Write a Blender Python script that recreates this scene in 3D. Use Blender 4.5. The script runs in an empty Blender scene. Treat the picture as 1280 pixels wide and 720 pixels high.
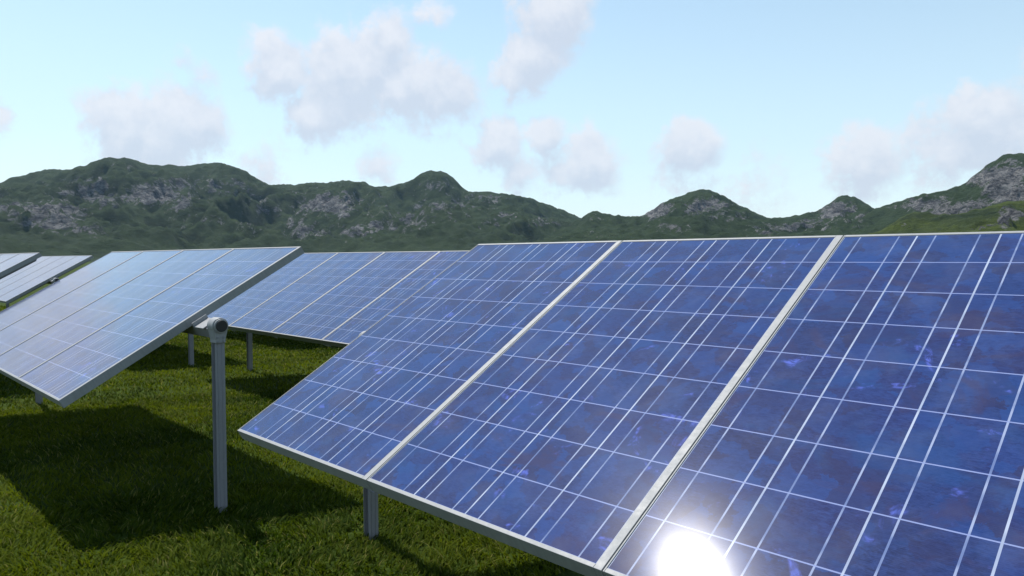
import bpy, bmesh, math, random
import numpy as np
from mathutils import Vector, Matrix, noise
random.seed(7)
rng = np.random.default_rng(7)
scene = bpy.context.scene
col = scene.collection

# ------------------------------------------------------------ camera numbers
FPX, YAW, PIT, ROL = 916.94, math.radians(-45.71), math.radians(-2.27), math.radians(-0.12)
CAM = Vector((3.1301, -1.3652, 1.4549))
F = Vector((math.sin(YAW)*math.cos(PIT), math.cos(YAW)*math.cos(PIT), math.sin(PIT)))
R0 = Vector((math.cos(YAW), -math.sin(YAW), 0)); U0 = R0.cross(F)
CR = R0*math.cos(ROL) + U0*math.sin(ROL); CU = -R0*math.sin(ROL) + U0*math.cos(ROL)
def ray(x, y):
    return (F*FPX + CR*(x-640) + CU*(360-y)).normalized()

TILT = math.radians(30.44); L = 1.65; W = 1.0198; H0 = 0.7051
UX = Vector((-5.4093, -0.3857, 0)); WX = Vector((-6.011, 2.1031, 0))
SUN_AZ, SUN_EL = math.radians(-85.92), math.radians(61.31)

# ------------------------------------------------------------ helpers
def tag(o, label=None, cat=None, group=None, kind=None):
    if label: o['label'] = label
    if cat: o['category'] = cat
    if group: o['group'] = group
    if kind: o['kind'] = kind
    return o
def link(name, bm, mat, parent=None, smooth=False, bevel=0):
    me = bpy.data.meshes.new(name); bm.to_mesh(me); bm.free()
    me.materials.append(mat)
    if smooth:
        for p in me.polygons: p.use_smooth = True
    o = bpy.data.objects.new(name, me); col.objects.link(o)
    if parent: o.parent = parent
    if bevel:
        b = o.modifiers.new('bevel', 'BEVEL'); b.width = bevel; b.segments = 2; b.limit_method = 'ANGLE'
        b.angle_limit = math.radians(50)
    return o
def box(bm, x0, x1, y0, y1, z0, z1, M=None):
    vs = [bm.verts.new((x, y, z)) for z in (z0, z1) for y in (y0, y1) for x in (x0, x1)]
    for f in ((0,2,3,1),(4,5,7,6),(0,1,5,4),(2,6,7,3),(0,4,6,2),(1,3,7,5)):
        bm.faces.new([vs[i] for i in f])
    if M: bmesh.ops.transform(bm, matrix=M, verts=vs)
    return vs
def prism(bm, pts, x0, x1, M=None):        # polygon in (y,z) pushed along x
    a = [bm.verts.new((x0, p[0], p[1])) for p in pts]
    b = [bm.verts.new((x1, p[0], p[1])) for p in pts]
    n = len(pts)
    bm.faces.new(a[::-1]); bm.faces.new(b)
    for i in range(n): bm.faces.new((a[i], a[(i+1) % n], b[(i+1) % n], b[i]))
    if M: bmesh.ops.transform(bm, matrix=M, verts=a+b)
def smoothstep(a, b, x):
    t = np.clip((x-a)/(b-a), 0, 1); return t*t*(3-2*t)

# ------------------------------------------------------------ materials
class NT:
    def __init__(s, name):
        s.m = bpy.data.materials.new(name); s.m.use_nodes = True
        s.t = s.m.node_tree; s.n = s.t.nodes; s.l = s.t.links
        s.b = s.n['Principled BSDF']
    def add(s, typ, **kw):
        nd = s.n.new(typ)
        for k, v in kw.items(): setattr(nd, k, v)
        return nd
    def put(s, sock, v):
        if isinstance(v, bpy.types.NodeSocket): s.l.new(v, sock)
        else: sock.default_value = v
    def math(s, op, a, b=None, c=None, clamp=False):
        nd = s.n.new('ShaderNodeMath'); nd.operation = op; nd.use_clamp = clamp
        s.put(nd.inputs[0], a)
        if b is not None: s.put(nd.inputs[1], b)
        if c is not None: s.put(nd.inputs[2], c)
        return nd.outputs[0]
    def mix(s, f, a, b, blend='MIX'):
        nd = s.n.new('ShaderNodeMix'); nd.data_type = 'RGBA'; nd.blend_type = blend
        s.put(nd.inputs[0], f)
        for i, v in ((6, a), (7, b)):
            if isinstance(v, (tuple, list)): v = (*v[:3], 1)
            s.put(nd.inputs[i], v)
        return nd.outputs[2]
    def noise(s, vec, scale, detail=4, rough=.55, dist=0, out=0):
        nd = s.n.new('ShaderNodeTexNoise'); nd.inputs['Scale'].default_value = scale
        nd.inputs['Detail'].default_value = detail; nd.inputs['Roughness'].default_value = rough
        nd.inputs['Distortion'].default_value = dist
        if vec is not None: s.l.new(vec, nd.inputs['Vector'])
        return nd.outputs[out]
    def ramp(s, v, a, b, lo=0., hi=1.):
        nd = s.n.new('ShaderNodeMapRange'); nd.interpolation_type = 'SMOOTHSTEP'
        s.put(nd.inputs[0], v)
        for i, x in enumerate((a, b, lo, hi)): nd.inputs[i+1].default_value = x
        return nd.outputs[0]
    def scale(s, vec, xyz, loc=(0, 0, 0)):
        nd = s.n.new('ShaderNodeMapping'); nd.inputs['Scale'].default_value = xyz
        nd.inputs['Location'].default_value = loc
        s.l.new(vec, nd.inputs['Vector']); return nd.outputs[0]
    def bump(s, h, strength, dist=.01):
        nd = s.n.new('ShaderNodeBump'); nd.inputs['Strength'].default_value = strength
        nd.inputs['Distance'].default_value = dist
        s.l.new(h, nd.inputs['Height']); s.l.new(nd.outputs[0], s.b.inputs['Normal'])

# glass front with the cells under it
def cell_material():
    k = NT('cells_under_glass')
    tc = k.add('ShaderNodeTexCoord'); oi = k.add('ShaderNodeObjectInfo')
    sep = k.add('ShaderNodeSeparateXYZ'); k.l.new(tc.outputs['Object'], sep.inputs[0])
    x, y = sep.outputs[0], sep.outputs[1]
    lx0, lx1, ly0, ly1 = .0045, W-.004-.025, .013, L-.013
    cw = (lx1-lx0)/4; ch = (ly1-ly0)/9
    u = k.math('DIVIDE', k.math('SUBTRACT', x, lx0), cw); v = k.math('DIVIDE', k.math('SUBTRACT', y, ly0), ch)
    fu = k.math('FRACT', u); fv = k.math('FRACT', v)
    def band(f, c, hw):    # 1 inside |f-c|<hw
        return k.math('LESS_THAN', k.math('ABSOLUTE', k.math('SUBTRACT', f, c)), hw)
    # the gap lines wrap round the cell border
    du = k.math('MINIMUM', fu, k.math('SUBTRACT', 1., fu)); dv = k.math('MINIMUM', fv, k.math('SUBTRACT', 1., fv))
    gapu = k.math('LESS_THAN', du, .0026/cw); gapv = k.math('LESS_THAN', dv, .0019/ch)
    bus = k.math('MAXIMUM', band(fu, .235, .0024/cw), band(fu, .765, .0024/cw))
    # per-cell random tint
    comb = k.add('ShaderNodeCombineXYZ')
    k.l.new(k.math('FLOOR', u), comb.inputs[0]); k.l.new(k.math('FLOOR', v), comb.inputs[1])
    k.l.new(k.math('MULTIPLY', oi.outputs['Random'], 91.), comb.inputs[2])
    wn = k.add('ShaderNodeTexWhiteNoise'); k.l.new(comb.outputs[0], wn.inputs['Vector'])
    # crystal texture: shifted per panel and per cell
    off = k.add('ShaderNodeVectorMath', operation='MULTIPLY_ADD')
    k.l.new(wn.outputs['Color'], off.inputs[0]); off.inputs[1].default_value = (3, 3, 3)
    k.l.new(tc.outputs['Object'], off.inputs[2])
    off2 = k.add('ShaderNodeVectorMath', operation='ADD'); k.l.new(tc.outputs['Object'], off2.inputs[0])
    cm = k.add('ShaderNodeCombineXYZ'); k.l.new(k.math('MULTIPLY', oi.outputs['Random'], 57.), cm.inputs[2])
    k.l.new(cm.outputs[0], off2.inputs[1])
    big = k.noise(off2.outputs[0], 2.2, 4, .6, .6)                 # broad patches over several cells
    vor = k.add('ShaderNodeTexVoronoi'); vor.inputs['Scale'].default_value = 58; vor.inputs['Randomness'].default_value = 1
    warp = k.add('ShaderNodeVectorMath', operation='MULTIPLY_ADD')
    k.l.new(k.noise(off.outputs[0], 30, 4, .6, out=1), warp.inputs[0]); warp.inputs[1].default_value = (.03, .03, .03)
    k.l.new(off.outputs[0], warp.inputs[2]); k.l.new(warp.outputs[0], vor.inputs['Vector'])
    vs = k.add('ShaderNodeSeparateColor'); k.l.new(vor.outputs['Color'], vs.inputs[0])
    streak = k.noise(k.scale(off.outputs[0], (14, 60, 1)), 1.6, 5, .7, 1.2)
    base = k.mix(k.ramp(big, .36, .66), (.007, .014, .068), (.008, .032, .145))
    base = k.mix(k.math('MULTIPLY', wn.outputs['Value'], .7), base, (.014, .014, .085))
    base = k.mix(k.math('MULTIPLY', k.math('POWER', vs.outputs[0], 2.), .30), base, (.022, .052, .200))
    base = k.mix(k.ramp(streak, .48, .74, 0, .42), base, (.028, .060, .22))
    gr = k.noise(k.scale(off.outputs[0], (38, 130, 1)), 1.5, 6, .75, .8)
    base = k.mix(k.ramp(gr, .40, .66, 0, .5), base, (.030, .050, .175))
    base = k.mix(k.ramp(gr, .50, .34, 0, .4), base, (.006, .009, .045))
    v2 = k.add('ShaderNodeTexVoronoi'); v2.inputs['Scale'].default_value = 13
    w2 = k.add('ShaderNodeVectorMath', operation='MULTIPLY_ADD'); k.l.new(k.noise(off.outputs[0], 16, 6, .68, out=1), w2.inputs[0])
    w2.inputs[1].default_value = (.16, .10, 0); k.l.new(off.outputs[0], w2.inputs[2]); k.l.new(w2.outputs[0], v2.inputs['Vector'])
    s2 = k.add('ShaderNodeSeparateColor'); k.l.new(v2.outputs['Color'], s2.inputs[0])
    base = k.mix(k.math('MULTIPLY', k.math('POWER', s2.outputs[0], 2.), .60), base, (.014, .050, .20))
    base = k.mix(k.math('MULTIPLY', k.math('POWER', s2.outputs[1], 2.), .65), base, (.018, .016, .060))
    tl = k.noise(k.scale(off2.outputs[0], (1, 1.6, 1), (1.7, 3.3, 0)), 3.6, 5, .62, .8)
    base = k.mix(k.ramp(tl, .52, .68, 0, .35), base, (.008, .048, .17))
    base = k.mix(k.ramp(tl, .46, .34, 0, .6), base, (.030, .024, .075))
    # bright blue-violet crystal patches, a few only
    pt = k.noise(off2.outputs[0], 5.5, 5, .62, .9)
    pt2 = k.noise(k.scale(off2.outputs[0], (1, 1, 1), (4.2, 9.1, 0)), 17, 5, .65, 1.0)
    pm = k.math('MULTIPLY', k.ramp(pt, .60, .70), k.ramp(pt2, .45, .62))
    base = k.mix(k.math('MULTIPLY', pm, .85), base, (.085, .12, .50))
    # fine fingers across each cell
    fin = k.math('LESS_THAN', k.math('FRACT', k.math('MULTIPLY', y, 1/.0046)), .12)
    base = k.mix(k.math('MULTIPLY', fin, .035), base, (.30, .33, .42))
    # dust near the lower edge and in cloudy patches
    dust = k.math('MULTIPLY', k.ramp(k.noise(off2.outputs[0], 6, 6, .65), .42, .72, 0, .05), 1.)
    wear = k.noise(off2.outputs[0], 9, 3, .5)
    linec = k.mix(k.ramp(wear, .38, .62), (.11, .15, .30), (.27, .31, .45))
    base = k.mix(bus, base, linec)
    base = k.mix(gapv, base, (.20, .24, .44))
    base = k.mix(gapu, base, k.mix(k.ramp(wear, .38, .62), (.26, .30, .42), (.37, .41, .52)))
    edge = k.math('MAXIMUM', k.math('LESS_THAN', y, ly0), k.math('GREATER_THAN', y, ly1))
    base = k.mix(dust, base, (.34, .36, .42))
    k.l.new(base, k.b.inputs['Base Color'])
    k.b.inputs['Roughness'].default_value = .185
    k.b.inputs['Specular IOR Level'].default_value = .028
    k.b.inputs['IOR'].default_value = 1.45
    k.b.inputs['Coat Weight'].default_value = 1.0
    k.b.inputs['Coat IOR'].default_value = 1.49
    rr = k.ramp(k.noise(off2.outputs[0], 14, 5, .6), .3, .7, .054, .057)
    k.l.new(rr, k.b.inputs['Coat Roughness'])
    return k.m
def metal(name, c, rough, met, spot=.12, sc=30):
    k = NT(name); tc = k.add('ShaderNodeTexCoord')
    n1 = k.noise(tc.outputs['Object'], sc, 6, .65); n2 = k.noise(k.scale(tc.outputs['Object'], (6, 6, .7)), sc*.6, 4, .6)
    lo = tuple(a*(1-spot*1.8) for a in c); hi = tuple(min(1, a*(1+spot)) for a in c)
    f = k.math('MULTIPLY_ADD', n2, .5, k.math('MULTIPLY', n1, .5))
    k.l.new(k.mix(k.ramp(f, .35, .65), lo, hi), k.b.inputs['Base Color'])
    k.l.new(k.ramp(n1, .3, .7, rough-.07, rough+.1), k.b.inputs['Roughness'])
    k.b.inputs['Metallic'].default_value = met
    k.bump(n1, .08, .002)
    return k.m
M_CELL = cell_material()
M_FRAME = metal('anodised_frame', (.255, .26, .265), .58, 0, .06, 22)
M_BACK = metal('white_backsheet', (.62, .63, .64), .5, 0, .04)
M_STEEL = metal('galvanised_steel', (.235, .235, .255), .62, 0, .04, 40)
M_HEAD = metal('cast_bearing', (.27, .27, .275), .5, 0, .06, 40)
M_BLACK = metal('black_rubber_cap', (.018, .018, .02), .55, 0, .2, 60)
M_CABLE = metal('black_cable', (.02, .02, .02), .5, 0, .1, 60)

# ------------------------------------------------------------ one solar table
TH = .050                     # frame depth
GAP = .004
def panel_meshes():
    wp = W-GAP; lip_l, lip_r, lip_y = .0045, .025, .013
    bm = bmesh.new(); box(bm, lip_l-.004, wp-lip_r+.004, lip_y-.004, L-lip_y+.004, -.008, -.0025)
    lam = bm
    bm = bmesh.new()
    def bar(x0, x1, y0, y1): box(bm, x0, x1, y0, y1, -TH, 0)
    bar(0, lip_l, 0, L); bar(wp-lip_r, wp, 0, L)
    bar(lip_l+.0005, wp-lip_r-.0005, 0, lip_y); bar(lip_l+.0005, wp-lip_r-.0005, L-lip_y, L)
    # back flange
    box(bm, .0050, .034, .015, L-.015, -TH+.001, -TH+.003); box(bm, wp-.042, wp-.0255, .015, L-.015, -TH+.001, -TH+.003)
    return lam, bm

def make_table():
    root = bpy.data.objects.new('solar_table', None); col.objects.link(root)
    cy = L/2*math.cos(TILT); cz = H0 + L/2*math.sin(TILT)
    T = Matrix.Translation((0, 0, H0)) @ Matrix.Rotation(TILT, 4, 'X')
    for i in range(4):
        lam, fr = panel_meshes()
        p = link('solar_panel', lam, M_CELL, root); p.matrix_local = T @ Matrix.Translation((i*W, 0, 0))
        f = link('frame', fr, M_FRAME, p, bevel=.0012)
        bm = bmesh.new(); box(bm, W/2-.055, W/2+.055, L*.86-.045, L*.86+.045, -.034, -.0085)
        link('junction_box', bm, M_BLACK, p, bevel=.004)
    # torque tube (square) below the frames
    n = Vector((0, -math.sin(TILT), math.cos(TILT)))
    c = Vector((0, cy, cz)) - n*(TH+.006+.036)
    TT = Matrix.Translation(c) @ Matrix.Rotation(TILT, 4, 'X')
    bm = bmesh.new(); s = .036
    prism(bm, [(-s, -s), (s, -s), (s, s), (-s, s)], -.07, 4*W+.235, TT)
    link('torque_tube', bm, M_STEEL, root, bevel=.007)
    # rails up the slope under each seam, with triangular feet showing below the lower edge
    for i, x in enumerate((.14, W-GAP/2, 2*W-GAP/2, 3*W-GAP/2, 4*W-GAP-.14)):
        bm = bmesh.new()
        z0, z1 = -TH-.030, -TH-.0015
        y0, y1 = .03, L-.03
        w = .022
        pts = [(y0, z1), (y1, z1), (y1-.03, z0), (L/2+.1, z0), (L/2+.044, z0+.024), (L/2-.044, z0+.024), (L/2-.1, z0), (y0+.03, z0)]
        prism(bm, pts, x-w, x-w+.003, T); prism(bm, pts, x+w-.003, x+w, T)
        box(bm, x-w+.0032, x+w-.0032, y0, y1, z1-.003, z1, T)
        if 0 < i < 4:
            prism(bm, [(-.002, -TH-.002), (.052, -TH-.002), (.024, -TH-.040)], x-.013, x+.013, T)
        link('mounting_rail', bm, M_STEEL, root)
    for x in (W-GAP/2, 2*W-GAP/2, 3*W-GAP/2):   # u-bolt round the tube at each rail
        bm = bmesh.new()
        for dx in (-.030, .030):
            prism(bm, [(-s-.006, -s-.006), (s+.006, -s-.006), (s+.006, s-.002), (s+.002, s-.002), (s+.002, -s-.002), (-s-.002, -s-.002), (-s-.002, s-.002), (-s-.006, s-.002)], x+dx-.006, x+dx+.006, TT)
        link('u_bolt', bm, M_HEAD, root)
    # posts with bearing heads
    hd = .054
    hc = Vector((0, cy, cz)) - n*hd; hc.y = cy+.03
    for px, sgn in ((-.085, -1), (4*W+.278, 1)):
        bm = bmesh.new(); a, b, t = .0275, .0265, .004
        top = hc.z-.035
        y = hc.y
        # channel section: two flanges facing along the row, web between
        box(bm, px+b-t, px+b, y-a, y+a, -.3, top); box(bm, px-b, px-b+t, y-a, y+a, -.3, top)
        box(bm, px-b+t+.0002, px+b-t-.0002, y-.006, y-.001, -.3, top)
        # shallow stiffening ribs rolled into the outer flanges
        for yy in (-.014, .010):
            box(bm, px+b+.0002, px+b+.0025, y+yy, y+yy+.005, -.3, top-.05)
            box(bm, px-b-.0025, px-b-.0002, y+yy, y+yy+.005, -.3, top-.05)
        post = link('post', bm, M_STEEL, root)
        hz_ = hc.z if sgn > 0 else hc.z-.036
        # head: round top running down into the post
        bm = bmesh.new(); r = .047 if sgn > 0 else .043; pts = []
        for k_ in range(25):
            an = math.radians(-28 + 236*k_/24); pts.append((r*math.cos(an), r*math.sin(an)))
        pts += [(-.0295, -.078), (-.0295, -.098), (.0295, -.098), (.0295, -.078)]
        prism(bm, pts, -.040, .040, Matrix.Translation((px, hc.y, hz_)))
        head = link('bearing_head', bm, M_HEAD, root, bevel=.004)
        bm = bmesh.new()
        pts = [((.86*r)*math.cos(q), (.86*r)*math.sin(q)) for q in np.linspace(0, 2*math.pi, 32, endpoint=False)]
        x0 = px + sgn*.0405
        prism(bm, pts, min(x0, x0+sgn*.012), max(x0, x0+sgn*.012), Matrix.Translation((0, hc.y, hz_)))
        link('outer_ring', bm, M_HEAD, head, bevel=.002)
        bm = bmesh.new()
        pts = [(.033*math.cos(q), .033*math.sin(q)) for q in np.linspace(0, 2*math.pi, 32, endpoint=False)]
        x0 = px + sgn*.0528
        prism(bm, pts, min(x0, x0+sgn*.007), max(x0, x0+sgn*.007), Matrix.Translation((0, hc.y, hz_)))
        link('end_cap', bm, M_BLACK, head, bevel=.002)
        for zz in (-.066, -.088):
            for yy in (-.018, .018):
                bm = bmesh.new()
                pts = [(yy+.007*math.cos(q), zz+.007*math.sin(q)) for q in np.linspace(0, 2*math.pi, 6, endpoint=False)]
                prism(bm, pts, px+.0402 if sgn > 0 else px-.046, px+.046 if sgn > 0 else px-.0402, Matrix.Translation((0, hc.y, hz_)))
                link('bolt', bm, M_STEEL, head)
    # tilted saddle plate between table end and right head
    bm = bmesh.new()
    box(bm, 4*W+.05, 4*W+.185, -.050, .050, s+.002, s+.010, TT)
    box(bm, 4*W+.05, 4*W+.056, -.050, .050, s+.0102, s+.034, TT)
    link('saddle_plate', bm, M_HEAD, root, bevel=.002)
    return root
def copy_tree(o, parent=None):
    c = o.copy(); col.objects.link(c)
    if parent: c.parent = parent
    for ch in o.children: copy_tree(ch, c)
    return c
proto = make_table()
GRP = 'solar tables standing in rows on the grass'
tables = [   # steps along the row, steps between rows, label
 (0, 0, 'largest and nearest solar table, deep blue panels filling the right foreground'),
 (1, 0, 'big pale blue solar table held by the tall post with the round black cap'),
 (0, 1, 'blue solar table seen between the post with the black cap and the nearest table'),
 (2, 0, 'small pale solar table cut by the left edge of the photo, farthest left of all'),
 (2, 1, 'narrow pale solar table between the left photo edge one and the big pale one'),
 (1, 1, 'solar table behind the big pale one, only one post showing left of the black cap'),
]
for i, (a, b, lab) in enumerate(tables):
    o = proto if i == 0 else copy_tree(proto)
    o.location = UX*a + WX*b
    tag(o, lab, 'solar table', GRP)
hidden = [(0, 2)]
HL = {(0, 2): 'solar table directly behind the middle blue one, only its shadow showing'}
for a, b in hidden:
    o = copy_tree(proto); o.location = UX*a + WX*b
    tag(o, HL[(a, b)], 'solar table', GRP)

# ------------------------------------------------------------ ground and grass
def ground_material():
    k = NT('lawn_soil'); tc = k.add('ShaderNodeTexCoord')
    P = tc.outputs['Object']
    a = k.noise(P, .35, 5, .6); b = k.noise(P, 9, 6, .7); c = k.noise(P, 60, 4, .7)
    c1 = k.mix(k.ramp(a, .35, .65), (.010, .022, .002), (.022, .038, .003))
    c2 = k.mix(k.ramp(b, .35, .68), c1, (.042, .066, .006))
    c3 = k.mix(k.ramp(c, .40, .75, 0, .6), c2, (.055, .080, .008))
    k.l.new(c3, k.b.inputs['Base Color']); k.b.inputs['Roughness'].default_value = 1
    k.b.inputs['Specular IOR Level'].default_value = .1
    k.bump(c, .6, .03)
    return k.m
bm = bmesh.new()
radii = [0, 4, 8, 14, 24, 50, 120, 300, 700, 1500, 3000]
prev = None
for r in radii:
    if r == 0: ring = [bm.verts.new((0, 0, 0))]
    else: ring = [bm.verts.new((r*math.cos(q), r*math.sin(q), 0)) for q in np.linspace(0, 2*math.pi, 64, endpoint=False)]
    if prev:
        m = len(ring)
        for i in range(m):
            if len(prev) == 1: bm.faces.new((prev[0], ring[i], ring[(i+1) % m]))
            else: bm.faces.new((prev[i], ring[i], ring[(i+1) % m], prev[(i+1) % m]))
    prev = ring
g = link('ground', bm, ground_material()); tag(g, 'flat green lawn under the solar tables', 'ground', kind='structure')

def grass():
    def inview(x, y, pad):
        d = np.stack([x-CAM.x, y-CAM.y], 1); f2 = np.array([F.x, F.y]); f2 /= np.linalg.norm(f2); r2 = np.array([CR.x, CR.y])
        a = d@f2; b = d@r2
        return (a > .6) & (b < a*.78+pad) & (b > -a*.85-pad), a
    P = []
    for (d0, d1, dens) in ((1.0, 5.0, 5200), (5.0, 8.5, 2600), (8.5, 15, 1000), (15, 28, 260)):
        n = int(dens*(2*d1*1.1)*(2*d1*1.1)); n = min(n, 3000000)
        x = CAM.x + rng.uniform(-d1*1.3, d1*.7, n); y = CAM.y + rng.uniform(-d1*.6, d1*1.4, n)
        n = len(x); area = (2*d1)*(2*d1)
        keep = rng.uniform(size=n) < dens*area/n
        x, y = x[keep], y[keep]
        ok, a = inview(x, y, .8); rr = np.hypot(x-CAM.x, y-CAM.y)
        ok &= (rr >= d0) & (rr < d1)
        # nothing shows under the nearest table's middle and beyond
        ok &= ~((x > .9) & (y > .75)) & ~((x > -1.0) & (y > 1.9))
        P.append(np.stack([x[ok], y[ok], rr[ok]], 1))
    P = np.concatenate(P); n = len(P)
    print('grass blades', n)
    x, y, rr = P.T
    def vn(x, y, s, seed):         # cheap value noise
        X = x*s+seed*17.3; Y = y*s+seed*9.1; xi = np.floor(X); yi = np.floor(Y); fx = X-xi; fy = Y-yi
        fx = fx*fx*(3-2*fx); fy = fy*fy*(3-2*fy)
        h = lambda a, b: np.modf(np.abs(np.sin(a*127.1+b*311.7+seed*74.7)*43758.5453))[0]
        return (h(xi, yi)*(1-fx)+h(xi+1, yi)*fx)*(1-fy)+(h(xi, yi+1)*(1-fx)+h(xi+1, yi+1)*fx)*fy
    clump = .5*vn(x, y, 7, 1)+.3*vn(x, y, 16, 2)+.2*vn(x, y, 2.2, 3)
    far = np.clip(rr/6, 1, 3.2)
    h = (.012+.026*clump+.014*rng.uniform(size=n)) * (1+.25*(far-1))
    w = (.0028+.0026*rng.uniform(size=n))*far
    az = 2*math.pi*(.75*vn(x, y, 5, 5)*1.6+.55*rng.uniform(size=n))
    lean = h*(.5+1.1*rng.uniform(size=n))
    fa = az + rng.normal(0, .7, n) + math.pi/2
    dx, dy = np.cos(fa)*w, np.sin(fa)*w; lx, ly = np.cos(az)*lean, np.sin(az)*lean
    V = np.zeros((n, 5, 3), np.float32)
    V[:, 0] = np.stack([x-dx, y-dy, 0*x-.004], 1); V[:, 1] = np.stack([x+dx, y+dy, 0*x-.004], 1)
    V[:, 2] = np.stack([x+.35*lx-dx*.8, y+.35*ly-dy*.8, h*.6], 1); V[:, 3] = np.stack([x+.35*lx+dx*.8, y+.35*ly+dy*.8, h*.6], 1)
    V[:, 4] = np.stack([x+lx, y+ly, h], 1)
    me = bpy.data.meshes.new('grass')
    me.vertices.add(n*5); me.vertices.foreach_set('co', V.ravel())
    base = (np.arange(n)*5)[:, None]
    lv = np.concatenate([base+np.array([[0, 1, 3, 2]]), base+np.array([[2, 3, 4]])], 1).astype(np.int32)
    me.loops.add(n*7); me.loops.foreach_set('vertex_index', lv.ravel())
    me.polygons.add(n*2)
    ls = np.stack([np.arange(n)*7, np.arange(n)*7+4], 1).astype(np.int32).ravel()
    me.polygons.foreach_set('loop_start', ls)
    me.update(calc_edges=True)
    tint = np.clip(.45*vn(x, y, 1.1, 8)+.25*vn(x, y, 4, 9)+.35*rng.uniform(size=n), 0, 1)
    dry = (rng.uniform(size=n) < .06)*1.0
    A = me.attributes.new('tint', 'FLOAT', 'POINT'); A.data.foreach_set('value', np.repeat(tint, 5).astype(np.float32))
    A = me.attributes.new('dry', 'FLOAT', 'POINT'); A.data.foreach_set('value', np.repeat(dry, 5).astype(np.float32))
    k = NT('grass_blades')
    at = k.add('ShaderNodeAttribute', attribute_name='tint'); ad = k.add('ShaderNodeAttribute', attribute_name='dry')
    c = k.mix(k.ramp(at.outputs['Fac'], .15, .85), (.020, .044, .002), (.110, .138, .005))
    c = k.mix(ad.outputs['Fac'], c, (.17, .17, .04))
    k.l.new(c, k.b.inputs['Base Color']); k.b.inputs['Roughness'].default_value = .75
    k.b.inputs['Specular IOR Level'].default_value = .1
    tr = k.add('ShaderNodeBsdfTranslucent'); k.l.new(c, tr.inputs[0])
    mx = k.add('ShaderNodeMixShader'); mx.inputs[0].default_value = .42
    k.l.new(k.b.outputs[0], mx.inputs[1]); k.l.new(tr.outputs[0], mx.inputs[2])
    k.l.new(mx.outputs[0], k.n['Material Output'].inputs['Surface'])
    me.materials.append(k.m)
    o = bpy.data.objects.new('grass', me); col.objects.link(o)
    tag(o, 'short mown green grass covering the ground between the solar tables', 'grass', kind='stuff')
grass()

# ------------------------------------------------------------ mountains
SKY1 = [(-300,222),(-200,240),(-120,216),(-60,232),(0,228),(20,221),(42,215.5),(60,211),(85,212),(105,207),(125,199),(145,196),(165,198),(185,206),(210,206),(228,207.5),(245,206),(262,203),(278,203.5),(292,209),(305,212),(322,224),(335,231),(350,230),(372,231),(390,227.5),(405,229),(425,226),(450,226),(470,234),(485,233),(500,230),(512,227),(522,219),(535,213),(552,213.5),(565,220),(580,236),(585,240),(605,239),(640,243),(660,247),(675,252),(690,258),(705,262),(718,269),(727,273),(760,285),(820,300)]
SKY2 = [(640,300),(690,290),(727,273),(735,266),(745,263),(755,266),(770,270),(790,270),(802,271),(812,264),(830,252),(850,245),(865,239),(880,236),(893,239),(905,245),(920,254),(935,262),(950,268),(958,272),(975,272),(1000,269),(1020,263),(1035,257),(1046,246),(1055,242),(1065,245),(1080,252),(1093,261),(1120,275),(1180,292)]
SKY3 = [(1000,300),(1060,284),(1093,261),(1115,254),(1135,248),(1158,241),(1168,241.5),(1185,236),(1205,231),(1220,218),(1240,200),(1250,195),(1265,191.5),(1280,192),(1310,196),(1350,188),(1400,205),(1500,215),(1700,180)]
SKY4 = [(1040,306),(1075,296),(1088,291),(1110,284),(1125,272),(1140,265),(1160,264),(1175,269),(1195,268),(1230,259),(1260,252),(1280,251),(1330,247),(1400,262),(1500,270),(1700,240)]
def azel(x, y):
    d = ray(x, y); return math.atan2(d.x, d.y), d.z/math.hypot(d.x, d.y)
def mountain_material(name, near_hill=False):
    k = NT(name); tc = k.add('ShaderNodeTexCoord'); geo = k.add('ShaderNodeNewGeometry')
    P = tc.outputs['Object']
    at = k.add('ShaderNodeAttribute', attribute_name='rock')
    sep = k.add('ShaderNodeSeparateXYZ'); k.l.new(geo.outputs['True Normal'], sep.inputs[0])
    steep = k.ramp(sep.outputs[2], .86, .58)
    nb = k.noise(P, .012, 6, .65, .5); nf = k.noise(P, .07, 7, .7, .4); nv = k.noise(k.scale(P, (1, 1, 2.4)), .085, 8, .74, .6)
    sc = k.math('ADD', k.math('MULTIPLY', at.outputs['Fac'], 1.0), k.math('MULTIPLY', steep, .22))
    sc = k.math('ADD', sc, k.math('MULTIPLY', k.math('SUBTRACT', nb, .5), 1.3))
    sc = k.math('ADD', sc, k.math('MULTIPLY', k.math('SUBTRACT', nf, .5), 2.4))
    mask = k.ramp(sc, .47, .74)
    g1 = k.mix(k.ramp(nf, .35, .65), (.014, .028, .009), (.027, .045, .013))
    g1 = k.mix(k.ramp(nb, .3, .55, 0, .95 if near_hill else .7), g1, (.080, .108, .014) if near_hill else (.027, .048, .013))  # flag picks the near hill's own yellow-green grass colour
    g1 = k.mix(k.ramp(nv, .45, .62, 0, .35), g1, (.010, .019, .008))
    r1 = k.mix(k.ramp(nv, .34, .66), (.030, .032, .042), (.26, .255, .25))
    fs = k.noise(k.scale(P, (1, 1, 1.6)), .35, 6, .8, .4)
    r1 = k.mix(k.ramp(fs, .40, .52, .8, 0), r1, (.020, .022, .03))
    bl = k.ramp(k.math('ADD', fs, k.math('MULTIPLY', nb, .35)), .80, .88, 0, .75)
    g1 = k.mix(bl, g1, (.16, .15, .13))
    k.l.new(k.mix(mask, g1, r1), k.b.inputs['Base Color'])
    k.b.inputs['Roughness'].default_value = .95; k.b.inputs['Specular IOR Level'].default_value = .15
    k.bump(k.math('ADD', k.math('MULTIPLY', nf, .6), k.math('MULTIPLY_ADD', nv, .45, k.math('MULTIPLY', fs, .22))), 1., 10)
    return k.m
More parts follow.
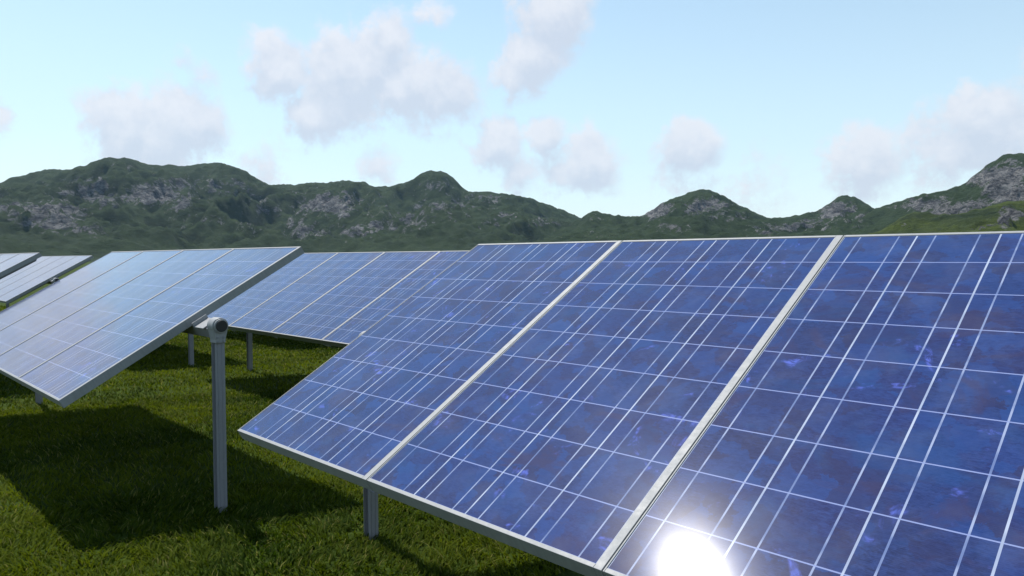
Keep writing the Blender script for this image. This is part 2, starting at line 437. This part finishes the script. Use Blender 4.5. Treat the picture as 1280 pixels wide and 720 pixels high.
def mountain(name, label, pts, R, depth_f, depth_b, step, rocks, mat, seed, amp=1., nr=230):
    A = np.array([azel(*p) for p in pts]); o_ = np.argsort(A[:, 0]); A = A[o_]
    az = np.arange(A[0, 0], A[-1, 0], step/R)
    # smooth interpolation of the crest (light smoothing only)
    el = np.interp(az, A[:, 0], A[:, 1]); ker = np.hanning(13); ker /= ker.sum()
    el = np.convolve(np.pad(el, 6, 'edge'), ker, 'valid')
    el = el + np.array([.0020*noise.fractal(Vector((a*85, seed, 1)), .7, 2.1, 5) for a in az])
    t = np.concatenate([np.linspace(-1, 0, int(nr*.75), endpoint=False), np.linspace(0, 1, int(nr*.25))])
    nA, nT = len(az), len(t)
    co = np.zeros((nA, nT, 3)); rock = np.zeros((nA, nT))
    for i, a in enumerate(az):
        wob = 40*noise.noise(Vector((a*3.1, seed, 0)))
        Hm = el[i]*(R+wob) + CAM.z
        # this crest softened sideways: lower slopes do not follow every bump of the crest
        for j, tt in enumerate(t):
            r = R+wob + (tt*depth_f if tt < 0 else tt*depth_b)
            x = CAM.x + r*math.sin(a); y = CAM.y + r*math.cos(a)
            s = 1-abs(tt)
            p = Vector((x/170, y/170, seed*3.7))
            if tt < 0:
                k_ = int(72*(-tt)/step) ; 
                i0, i1 = max(0, i-k_), min(nA-1, i+k_)
                e = (el[i]*2+el[i0]+el[i1])/4 if k_ else el[i]
                Hs = e*(R+wob)+CAM.z
                rid = 1-abs(noise.fractal(p, .9, 2.1, 5))*2.0
                prof = s**1.25
                env = min(1, -tt*5)*min(1, s*3.2)
                z = Hs*prof + env*amp*(Hs*.26*(rid-.55)) 
                q = Vector((x/38, y/38, seed)); f2 = noise.ridged_multi_fractal(q, .9, 2.2, 5, 1., 2.)
                z += min(1, -tt*9+.22)*min(1, s*5)*amp*(f2-1.0)*6.5
                # project to picture angles for the rock areas
                rk = 0
                ex = a; ee = (z-CAM.z)/r
                for (ra, re, sa, se, am) in rocks:
                    rk = max(rk, am*math.exp(-((ex-ra)/sa)**2-((ee-re)/se)**2))
                if rk > .12:      # crags: stepped ledges
                    st = noise.fractal(Vector((x/16, y/16, z/9)), .8, 2.2, 4)
                    z += rk*9*st
                z = min(z, (el[i]*r + CAM.z) - (.4 if tt < -.02 else 0)) if tt > -.5 else z
                rock[i, j] = rk
            else:
                z = Hm*(s**1.4) + 4*noise.fractal(Vector((x/50, y/50, seed)), 1, 2, 4)*min(1, tt*8)
                rock[i, j] = .2
            co[i, j] = (x, y, z if abs(tt) < .999 else -6)
    verts = co.reshape(-1, 3)
    idx = np.arange(nA*nT).reshape(nA, nT)
    f = np.stack([idx[:-1, :-1], idx[1:, :-1], idx[1:, 1:], idx[:-1, 1:]], -1).reshape(-1, 4)
    me = bpy.data.meshes.new(name)
    me.vertices.add(len(verts)); me.vertices.foreach_set('co', verts.astype(np.float32).ravel())
    me.loops.add(f.size); me.loops.foreach_set('vertex_index', f[:, ::-1].astype(np.int32).ravel())
    me.polygons.add(len(f)); me.polygons.foreach_set('loop_start', (np.arange(len(f))*4).astype(np.int32))
    me.update(calc_edges=True); me.validate()
    me.polygons.foreach_set('use_smooth', np.ones(len(me.polygons), bool))
    at = me.attributes.new('rock', 'FLOAT', 'POINT'); at.data.foreach_set('value', rock.astype(np.float32).ravel())
    me.materials.append(mat)
    o = bpy.data.objects.new(name, me); col.objects.link(o)
    tag(o, label, 'mountain', kind='structure')
    return o
def RK(lst):
    out = []
    for (x, y, sx, sy, am) in lst:
        a, e = azel(x, y); a2, e2 = azel(x+sx, y); a3, e3 = azel(x, y-sy)
        out.append((a, e, abs(a2-a), abs(e3-e), am))
    return out
MM = mountain_material('mountain_rock_and_scrub'); MN = mountain_material('near_hill_grass', True)
mountain('mountains', 'long dark green mountain range with grey crags at the left', SKY1, 1250, 620, 500, 2.6,
  RK([(120,240,45,14,.75),(190,243,45,14,.85),(60,270,45,22,.75),(20,262,30,18,.6),(100,285,40,10,.5),(410,256,42,14,.85),(385,288,28,14,.6),(320,250,26,10,.4),(335,262,20,8,.4),(540,232,18,6,.5),(610,250,22,9,.5),(440,290,40,10,.5),(260,275,60,8,.3),(225,255,20,10,.5),(680,278,26,9,.5),(630,272,20,8,.45),(500,285,90,12,.32),(250,230,60,10,.3),(560,262,40,12,.3)]), MM, 3)
mountain('mountains', 'two dark rounded peaks in the middle of the skyline', SKY2, 950, 420, 400, 2.0,
  RK([(820,262,22,11,.85),(880,258,30,11,.7),(905,272,25,9,.6),(745,272,20,6,.4),(1045,262,26,12,.9),(1075,275,20,9,.6),(1010,282,30,8,.7),(840,285,30,7,.5),(950,285,40,6,.5)]), MM, 11, .9)
mountain('mountains', 'tall rocky mountain shoulder at the right of the skyline', SKY3, 800, 360, 400, 1.9,
  RK([(1250,222,40,17,1.0),(1270,245,28,12,.9),(1215,228,18,9,.8),(1185,265,30,8,.9),(1160,256,36,10,.85),(1215,256,30,9,.6)]), MM, 19, .9)
mountain('hill', 'low bright green hill in front of the rocky mountain at the right', SKY4, 430, 190, 200, 1.3,
  RK([(1262,272,22,7,1.0),(1130,282,14,6,.6),(1240,282,30,5,.7)]), MN, 27, .7, 150)

# ------------------------------------------------------------ haze box
bm = bmesh.new(); box(bm, -2600, 2600, -2600, 2600, -8, 420)
hm = bpy.data.materials.new('haze_air'); hm.use_nodes = True
hn = hm.node_tree.nodes; hn.remove(hn['Principled BSDF'])
pv = hn.new('ShaderNodeVolumePrincipled'); pv.inputs['Color'].default_value = (.50, .74, 1, 1); pv.inputs['Density'].default_value = .00007
pv.inputs['Anisotropy'].default_value = 0
hm.node_tree.links.new(pv.outputs[0], hn['Material Output'].inputs['Volume'])
hz = link('haze', bm, hm); tag(hz, 'thin bluish air softening the far mountains', 'haze', kind='stuff')

# ------------------------------------------------------------ sky
w = bpy.data.worlds.new('World'); scene.world = w; w.use_nodes = True
S_ = (math.sin(SUN_AZ)*math.cos(SUN_EL), math.cos(SUN_AZ)*math.cos(SUN_EL), math.sin(SUN_EL))
class WT(NT):
    def __init__(s, w):
        s.t = w.node_tree; s.n = s.t.nodes; s.l = s.t.links
k = WT(w)
bg = k.n['Background']
sky = k.add('ShaderNodeTexSky', sky_type='NISHITA'); sky.sun_disc = False
sky.sun_elevation = SUN_EL; sky.sun_rotation = SUN_AZ % (2*math.pi); sky.altitude = 100
sky.air_density = 1.0; sky.dust_density = .25; sky.ozone_density = 1.6
tc = k.add('ShaderNodeTexCoord'); D = tc.outputs['Generated']
CLOUDS = [(690,20,58,1),(668,70,48,1),(640,90,36,.8),(480,55,46,.95),(350,85,48,1),(425,92,56,1),(500,108,56,1),(560,118,50,.9),(400,142,42,1),
 (160,158,52,1),(225,156,56,1),(200,180,54,.9),(540,18,24,.55),(430,112,60,.95),(465,82,56,.95),(535,112,56,.9),(620,178,42,.9),(680,172,34,.9),(740,205,46,1),(700,215,38,.55),(650,212,38,.55),(865,186,42,1),(850,225,40,.45),
 (1080,202,48,1),(1060,225,36,.5),(1225,152,54,1),(1180,185,48,.7),(1260,190,40,.6),(250,85,24,.32),(0,150,16,.8),(330,212,42,.45),(475,212,34,.5),(940,240,60,.4),
 (-120,120,80,.9),(-250,60,90,1),(1400,120,90,.9),(1500,40,80,.9),(900,-160,90,.9),(300,-200,100,.8)]
sepd = k.add('ShaderNodeSeparateXYZ'); k.l.new(D, sepd.inputs[0])
# soft warp so blob borders billow
wn = k.noise(D, 15, 7, .62, 0, out=1)
wp = k.add('ShaderNodeVectorMath', operation='MULTIPLY_ADD'); k.l.new(wn, wp.inputs[0]); wp.inputs[1].default_value = (.055, .055, .055); 
sb = k.add('ShaderNodeVectorMath', operation='SUBTRACT'); k.l.new(D, sb.inputs[0]); sb.inputs[1].default_value = (.0275, .0275, .0275)
k.l.new(sb.outputs[0], wp.inputs[2])
def density(vec, nz):
    acc = None
    for (x, y, r, a) in CLOUDS:
        d = ray(x, y)
        ds = k.add('ShaderNodeVectorMath', operation='DISTANCE'); k.l.new(vec, ds.inputs[0]); ds.inputs[1].default_value = tuple(d)
        v = k.math('MULTIPLY_ADD', ds.outputs['Value'], -a/(r*1.10/FPX), a)
        acc = v if acc is None else k.math('SMOOTH_MAX', acc, v, .22)
    return k.math('ADD', acc, k.math('MULTIPLY', k.math('SUBTRACT', nz, .5), 1.15))
def moved(vec, o):
    m_ = k.add('ShaderNodeVectorMath', operation='ADD'); k.l.new(vec, m_.inputs[0]); m_.inputs[1].default_value = o
    return m_.outputs[0]
nz = k.noise(D, 30, 8, .64)
val = density(wp.outputs[0], nz)
toward = (S_[0]*.012, S_[1]*.012, .026)          # a step towards the sun: thinner air there means a lit side
val2 = density(moved(wp.outputs[0], toward), k.noise(moved(D, toward), 30, 8, .64))
lit = k.math('MULTIPLY_ADD', k.math('SUBTRACT', val, val2), 1.5, .30, clamp=True)
mask = k.ramp(val, .03, .48)
bright = k.math('ADD', lit, k.math('MULTIPLY', k.math('SUBTRACT', .35, val), .35), clamp=True)
cc = k.mix(bright, (3.6, 3.9, 4.5), (4.95, 4.95, 5.2))
mskd = k.math('MULTIPLY', mask, .85)
skc = k.mix(1., sky.outputs[0], (1.10, 1.12, .95), 'MULTIPLY')
veil = k.math('POWER', k.math('SUBTRACT', 1., k.math('ABSOLUTE', sepd.outputs[2]), clamp=True), 3.2)
skc = k.mix(k.math('MULTIPLY', veil, .88), skc, (4.25, 5.0, 5.5))
k.l.new(k.mix(mskd, skc, cc), bg.inputs['Color'])
bg.inputs['Strength'].default_value = .15

sd = bpy.data.lights.new('sun', 'SUN'); sd.energy = 5; sd.angle = math.radians(.5); sd.color = (1, .96, .9)
so = bpy.data.objects.new('sun', sd); col.objects.link(so)
S = Vector((math.sin(SUN_AZ)*math.cos(SUN_EL), math.cos(SUN_AZ)*math.cos(SUN_EL), math.sin(SUN_EL)))
so.rotation_euler = S.to_track_quat('Z', 'Y').to_euler()

# ------------------------------------------------------------ camera and view
cd = bpy.data.cameras.new('camera'); cd.sensor_width = 36; cd.lens = 36*FPX/1280; cd.clip_end = 20000; cd.clip_start = .05
co = bpy.data.objects.new('camera', cd); col.objects.link(co)
B = -F
co.matrix_world = Matrix(((CR.x, CU.x, B.x, CAM.x), (CR.y, CU.y, B.y, CAM.y), (CR.z, CU.z, B.z, CAM.z), (0, 0, 0, 1)))
scene.camera = co
scene.render.engine = 'CYCLES'
scene.render.resolution_x = 1024; scene.render.resolution_y = 576
vs = scene.view_settings
vs.view_transform = 'Standard'; vs.look = 'None'; vs.exposure = .3; vs.gamma = 1; vs.use_curve_mapping = False
